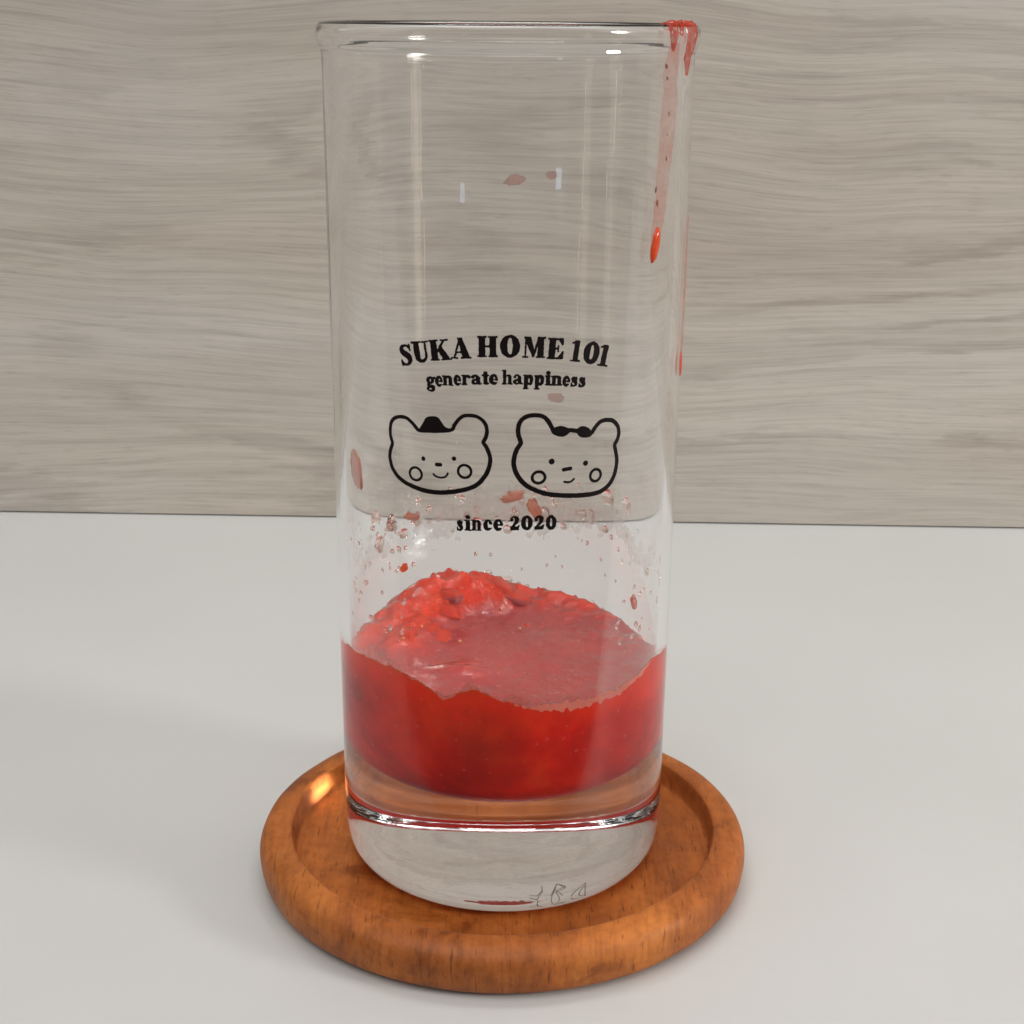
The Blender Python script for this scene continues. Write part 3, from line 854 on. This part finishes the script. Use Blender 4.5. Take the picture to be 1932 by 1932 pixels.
for q in range(11):
    th = rc.uniform(-205, -95) if q < 9 else rc.uniform(-230, -60)
    th = (th + 180) % 360 - 180
    rr = rc.uniform(.52, .93) if q < 9 else rc.uniform(.4, .9)
    z = puree_top(rr, th); rad = rr * r_in(z)
    o = link('fruit_chunk', rc.choice(chunks), None, puree)
    sz = rc.uniform(.0020, .0034)
    if rad + sz > .0276:
        rad = .0276 - sz
    o.location = (rad * math.sin(R(th)), -rad * math.cos(R(th)), z - sz * .66)
    o.scale = (sz * rc.uniform(.8, 1.5), sz * rc.uniform(.8, 1.3), sz * rc.uniform(.6, .9))
    o.rotation_euler = (rc.uniform(-.4, .4), rc.uniform(-.4, .4), rc.uniform(0, 6))
for q in range(5):
    th = (rc.uniform(-225, -70) + 180) % 360 - 180; rr = rc.uniform(.3, .9)
    z = puree_top(rr, th); rad = rr * r_in(z)
    o = link('pip', pipm, None, puree)
    o.location = (rad * math.sin(R(th)), -rad * math.cos(R(th)), z + .0003)
    o.scale = (.00022,) * 3
    o.rotation_euler = (rc.uniform(1, 2), rc.uniform(-.5, .5), rc.uniform(0, 6))

def foam_fringe():
    art = Art()
    def fn(X, Y):
        th = np.degrees(X / 30.3)
        w = wall_height(th) * 1000
        env = np.interp(th, [-27, -22, -17, -13, 0, 5, 12, 22, 40, 56, 62], [-.3, .32, .34, -.3, -.3, .2, .55, 1.1, .8, .5, .05])
        return np.abs(Y - w + env * .3) - env * (.25 + 1.1 * vnoise(X, Y * .6, 1.3, 31))
    art.add(-32, 33, 43, 52, fn, 0.14, 0.12, 33, 2.2)
    o = art.build('foam_fringe', M_FOAM, r_in, 0.00022)
    o.parent = puree
foam_fringe()
def pulp_film():
    """ragged see-through pulp left on the wall where the puree has sunk a little"""
    art = Art()
    def fn(X, Y):
        th = np.degrees(X / 30.3)
        w = wall_height(th) * 1000
        env = .15 + 5.5 * np.clip(vnoise(X, Y * .5, .33, 41) - .30, 0, 1) * np.interp(th, [-88, -60, -20, 15, 40, 70, 88], [1.6, 1.2, .6, .5, .7, 1.0, 1.3])
        return np.maximum(Y - w - env, w - 1.2 - Y) + .5 * (vnoise(X, Y, 1.6, 43) - .5)
    art.add(-46, 46, 43, 57, fn, 0.16, 0.1, 45, 3.0)
    o = art.build('pulp_film', M_PFILM, r_in, -0.00006)
    o.parent = puree
pulp_film()

# ------------------------------------------------------------------ wet film with refraction painted pale, and splashes, inside the glass
def film():
    art = Art()
    def fn(X, Y):
        edge = 63.0 + 3.0 * (vnoise(X, Y * 0, 0.16, 5) - .5) * 2
        f = (np.abs(Y - edge + 1.0) - 2.6) * 0.28
        f = f + 1.5 * (vnoise(X, Y, 0.7, 8) - .5) + 1.0 * (vnoise(X, Y, 1.8, 9) - .5)
        return f
    art.add(47.6, 142.0, 52, 72, fn, 0.2, 0, 1)      # s runs right round the back
    return art.build('pale_refraction_film', M_FILM, r_in, -0.00008)
tag(film(), 'thin ragged wet film inside the back of the glass with droplet refraction painted pale', 'film', kind='stuff')

def blob_mesh(name, seed, n=40, lumps=0.28, stretch=1.0, flat=0.35):
    """irregular low dome, unit radius, base at z=0 in local coordinates"""
    V, F = [], []
    rings = [1.0, 0.96, 0.84, 0.62, 0.34]
    hs = [0.0, 0.12, 0.26, 0.36, 0.41]
    for rg, h in zip(rings, hs):
        for k in range(n):
            a = 2 * math.pi * k / n
            e = 1 + lumps * mnoise.noise(Vector((math.cos(a) * 1.4 + seed * 3.1, math.sin(a) * 1.4, seed))) + lumps * .9 * mnoise.noise(Vector((math.cos(a) * 3.2, math.sin(a) * 3.2 + seed, seed * 2)))
            V.append((rg * e * math.cos(a), rg * e * math.sin(a) * stretch, h * flat / 0.41))
    for i in range(len(rings) - 1):
        for k in range(n):
            k2 = (k + 1) % n
            F.append((i*n + k, i*n + k2, (i+1)*n + k2, (i+1)*n + k))
    c = len(V); V.append((0, 0, flat)); b = len(V); V.append((0, 0, 0))
    for k in range(n):
        F.append(((len(rings)-1)*n + k, (len(rings)-1)*n + (k+1) % n, c))
        F.append((k, b, (k + 1) % n))
    return mesh(name, V, F)

def stick(o, th, z, size, inside=True, rot=0.0, depth=None, sx=1.0):
    """put a dome on the glass wall: th degrees from the front, z metres"""
    r = (r_in(z) - 0.00004) if inside else (r_out(z) + 0.00004)
    a = R(th)
    n = Vector((math.sin(a), -math.cos(a), 0)) * (-1 if inside else 1)
    zz = Vector((0, 0, 1)); xx = zz.cross(n)
    c, s = math.cos(R(rot)), math.sin(R(rot))
    ax = xx * c + zz * s; ay = zz * c - xx * s
    mm = Matrix((ax * size * sx, ay * size, n * (depth or size))).transposed().to_4x4()
    mm.translation = Vector((r * math.sin(a), -r * math.cos(a), z))
    o.matrix_world = mm
    return o

SM = [
 ('pulp_smear', 'orange red pulp chunk stuck inside the glass left of the hat bear', -58, .0835, .0024, 1.35, -12, M_WETPALE, .0011, 1, .75),
 ('pulp_smear', 'pale pink pulp flake below the hat bear beside the lettering since', -31.5, .0782, .0012, .55, -10, M_WETPALE, .0007, 2, 1.35),
 ('pulp_smear', 'curved orange pulp strand under and between the two bears', 177, .0656, .0026, .42, 18, M_WETPALE, .0010, 3, 1.0),
 ('pulp_smear', 'orange pulp strand end behind the digits of the date', 168, .0632, .0016, 1.6, 22, M_WETPALE, .0010, 4, .8),
 ('pulp_smear', 'small red pulp drop on the right wall above the puree', 49.5, .0613, .00075, 2.1, -22, M_WETRED, .0007, 5, 1.0),
 ('pulp_smear', 'small red pulp drop on the left wall above the puree heap', -134, .0535, .0009, 1.1, 0, M_PULP, .0005, 6, 1.0),
 ('pulp_smear', 'faint reddish smear high on the back wall of the glass', 177.5, .1274, .0021, .45, 10, M_FAINT, .0003, 7, 1.0),
 ('pulp_smear', 'fainter brownish fleck high on the back wall of the glass', 163, .1285, .0012, .6, 0, M_FAINT, .0003, 8, 1.0),
 ('pulp_smear', 'faint pink smear just under the lettering happiness', 160, .0862, .0018, .5, 0, M_FAINT, .0003, 9, 1.0),
]
for nm, lab, th, z, size, st, rot, mt, dep, sd, sx in SM:
    o = link(nm, blob_mesh(nm, sd, 64, .24, stretch=st), mt)
    stick(o, th, z, size, True, rot, dep, sx)
    tag(o, lab, 'smear')

drop_meshes = [blob_mesh('juice_droplet', 20 + k, 18, 0.25, 1.3, 0.45) for k in range(5)]
for me in drop_meshes:
    me.materials.append(M_WATER)
def droplet(th, z, size, rot=0, sx=1.0, where='', grp=''):
    o = bpy.data.objects.new('juice_droplet', random.choice(drop_meshes))
    COL.objects.link(o)
    stick(o, th, z, size, True, rot, size * 0.8, sx)
    tag(o, 'tiny clear juice droplet ' + where, 'droplet', grp)
for k in range(70):      # splash line round the back
    th = random.choice((-1, 1)) * random.uniform(112, 180)
    droplet(th, random.gauss(.0635, .0028), random.uniform(.0002, .00075) * random.choice((1, 1, 1.7)), random.uniform(-40, 40), random.uniform(.6, 1.6), 'on the splash line round the back wall of the glass', 'droplets on the splash line')
for k in range(34):      # left side, front wall
    droplet(random.uniform(-75, -35), random.uniform(.055, .075), random.uniform(.0002, .0005), random.uniform(-30, 30), 1.0, 'inside the glass below the pulp chunk beside the hat bear', 'droplets on the hat bear side')
for k in range(30):      # right side
    droplet(random.uniform(40, 80), random.uniform(.052, .066), random.uniform(.0002, .0005), random.uniform(-30, 30), 1.0, 'inside the glass on the side below the bow bear', 'droplets on the bow bear side')
for k in range(22):
    droplet(random.choice((-1, 1)) * random.uniform(120, 178), random.uniform(.050, .059), random.uniform(.0002, .0004), random.uniform(-30, 30), 1.0, 'just above the puree on the back wall of the glass', 'droplets above the puree')

# ------------------------------------------------------------------ drip running down the outside from the rim
def drip(name, label, path, rimz, specks):
    root = empty(name, (r_out(.15) * math.sin(R(path[0][0])), -r_out(.15) * math.cos(R(path[0][0])), path[-1][1]))
    tag(root, label, 'drip')
    inv = Matrix.Translation(-root.location)
    def child(o):
        mw = o.matrix_world.copy()
        o.parent = root; o.matrix_parent_inverse = inv
        return o
    # streak: a low rounded ridge following the path (theta, z, half width mm)
    S = spline(path, False, 8)
    V, F, NW = [], [], 9
    for th, z, w in S:
        for k in range(NW):
            u = -1 + 2 * k / (NW - 1)
            ww = w * (1 + .28 * mnoise.noise(Vector((z * 420, u * .7, 3))) + .12 * mnoise.noise(Vector((z * 1500, u, 7))))
            a = R(th) + u * ww * 0.001 / r_out(z)
            h = 0.00004 + 0.00022 * (1 - u * u)
            if z > 0.1500:
                h += max(0, (min(z, .1538) - .1500) / .0038) * 0.0008
            rr = r_out(min(z, .1495)) + h
            V.append((rr * math.sin(a), -rr * math.cos(a), z))
    for i in range(len(S) - 1):
        for k in range(NW - 1):
            F.append((i*NW + k, (i+1)*NW + k, (i+1)*NW + k + 1, i*NW + k + 1))
    child(link('streak', mesh('streak', V, F), M_STREAK))
    return root, child

d1, ch1 = drip('strawberry_drip', 'pink strawberry drip running down the outside from the rim to a red drop',
               [(55.5, .1530, 1.5), (55.8, .1500, 2.1), (55.6, .1440, 2.4), (54.8, .1380, 2.2), (53.6, .1320, 1.9), (52.6, .1275, 1.7), (51.4, .1245, 1.5), (50.2, .1205, 1.0)], 0, None)
o = link('end_drop', blob_mesh('end_drop', 31, 40, .08, 3.1, .55), M_PULP); stick(o, 50.5, .1222, .00095, False, -13, .0011); ch1(o)
for th, z, s, st, rot in [(50.8, .1288, .0004, 2.2, 0), (49.9, .1309, .00028, 2.4, -8), (55.3, .1424, .00025, 2.2, 0), (55.0, .1392, .00018, 1.8, 0), (54.9, .1355, .0003, 1.8, 0),
                          (52.8, .1496, .00042, 1.5, 30), (53.5, .1478, .0003, 1.6, 20)]:
    o = link('seed', blob_mesh('seed', int(z * 1e4), 16, .2, st, .4), M_SEED); stick(o, th, z, s * .75, False, rot, s * .6); ch1(o)

# thicker pulp caught over the rim
def rim_pulp(th0, th1, seed, down):
    """ribbon over the rim bead between two angles; follows the bead's section"""
    sec = [(.0296, .1545), (.0300, .1556), (.0307, .1559), (.0314, .1553), (.03168, .1541), (.0315, .1529), (.0312, .1518), (.0310, .1506), (.03095, .1494), (.0309, .1480)]
    n = 4 + down
    V, F, NW = [], [], 15
    for i, (r, z) in enumerate(sec[:n]):
        for k in range(NW):
            u = -1 + 2 * k / (NW - 1)
            mid, half = (th0 + th1) / 2, (th1 - th0) / 2
            t = i / (n - 1)
            half *= (1 - .8 * t ** 3) * (1 + .35 * mnoise.noise(Vector((i * .6, u, seed))))
            a = R(mid + half * u + 2.0 * mnoise.noise(Vector((i * .4, seed, 1))))
            h = 0.0005 * math.sqrt(max(0, 1 - u * u)) * (1 + .6 * mnoise.noise(Vector((i * .9, u * 2.5, seed + 4)))) * math.sin(math.pi * min(1, (i + .6) / n)) ** .5 + .00003
            ex = r + h * (1 if i > 1 else -.4); ez = z + (h if i < 4 else 0)
            V.append((ex * math.sin(a), -ex * math.cos(a), ez))
    for i in range(n - 1):
        for k in range(NW - 1):
            F.append((i*NW + k, i*NW + k + 1, (i+1)*NW + k + 1, (i+1)*NW + k))
    me = mesh('rim_pulp', V, F)
    return link('rim_pulp', me, M_RIM)
ch1(rim_pulp(51.5, 56.5, 3, 3))
ch1(rim_pulp(61.5, 70.5, 9, 6))
ch1(rim_pulp(57.0, 61.0, 15, 1))

d2, ch2 = drip('strawberry_drip', 'faint thin red reflection on the far right glass edge shaped as a drip',
               [(84, .1250, .8), (83, .1180, 1.2), (82, .1100, 1.5), (80, .1030, 1.5), (79, .0985, 1.1)], 0, None)  # red reflection inside the glass edge, modelled as a streak and drop
o = link('end_drop', blob_mesh('end_drop', 37, 30, .1, 2.4, .5), M_PULP); stick(o, 79.5, .1000, .0009, False, 0, .0006); ch2(o)
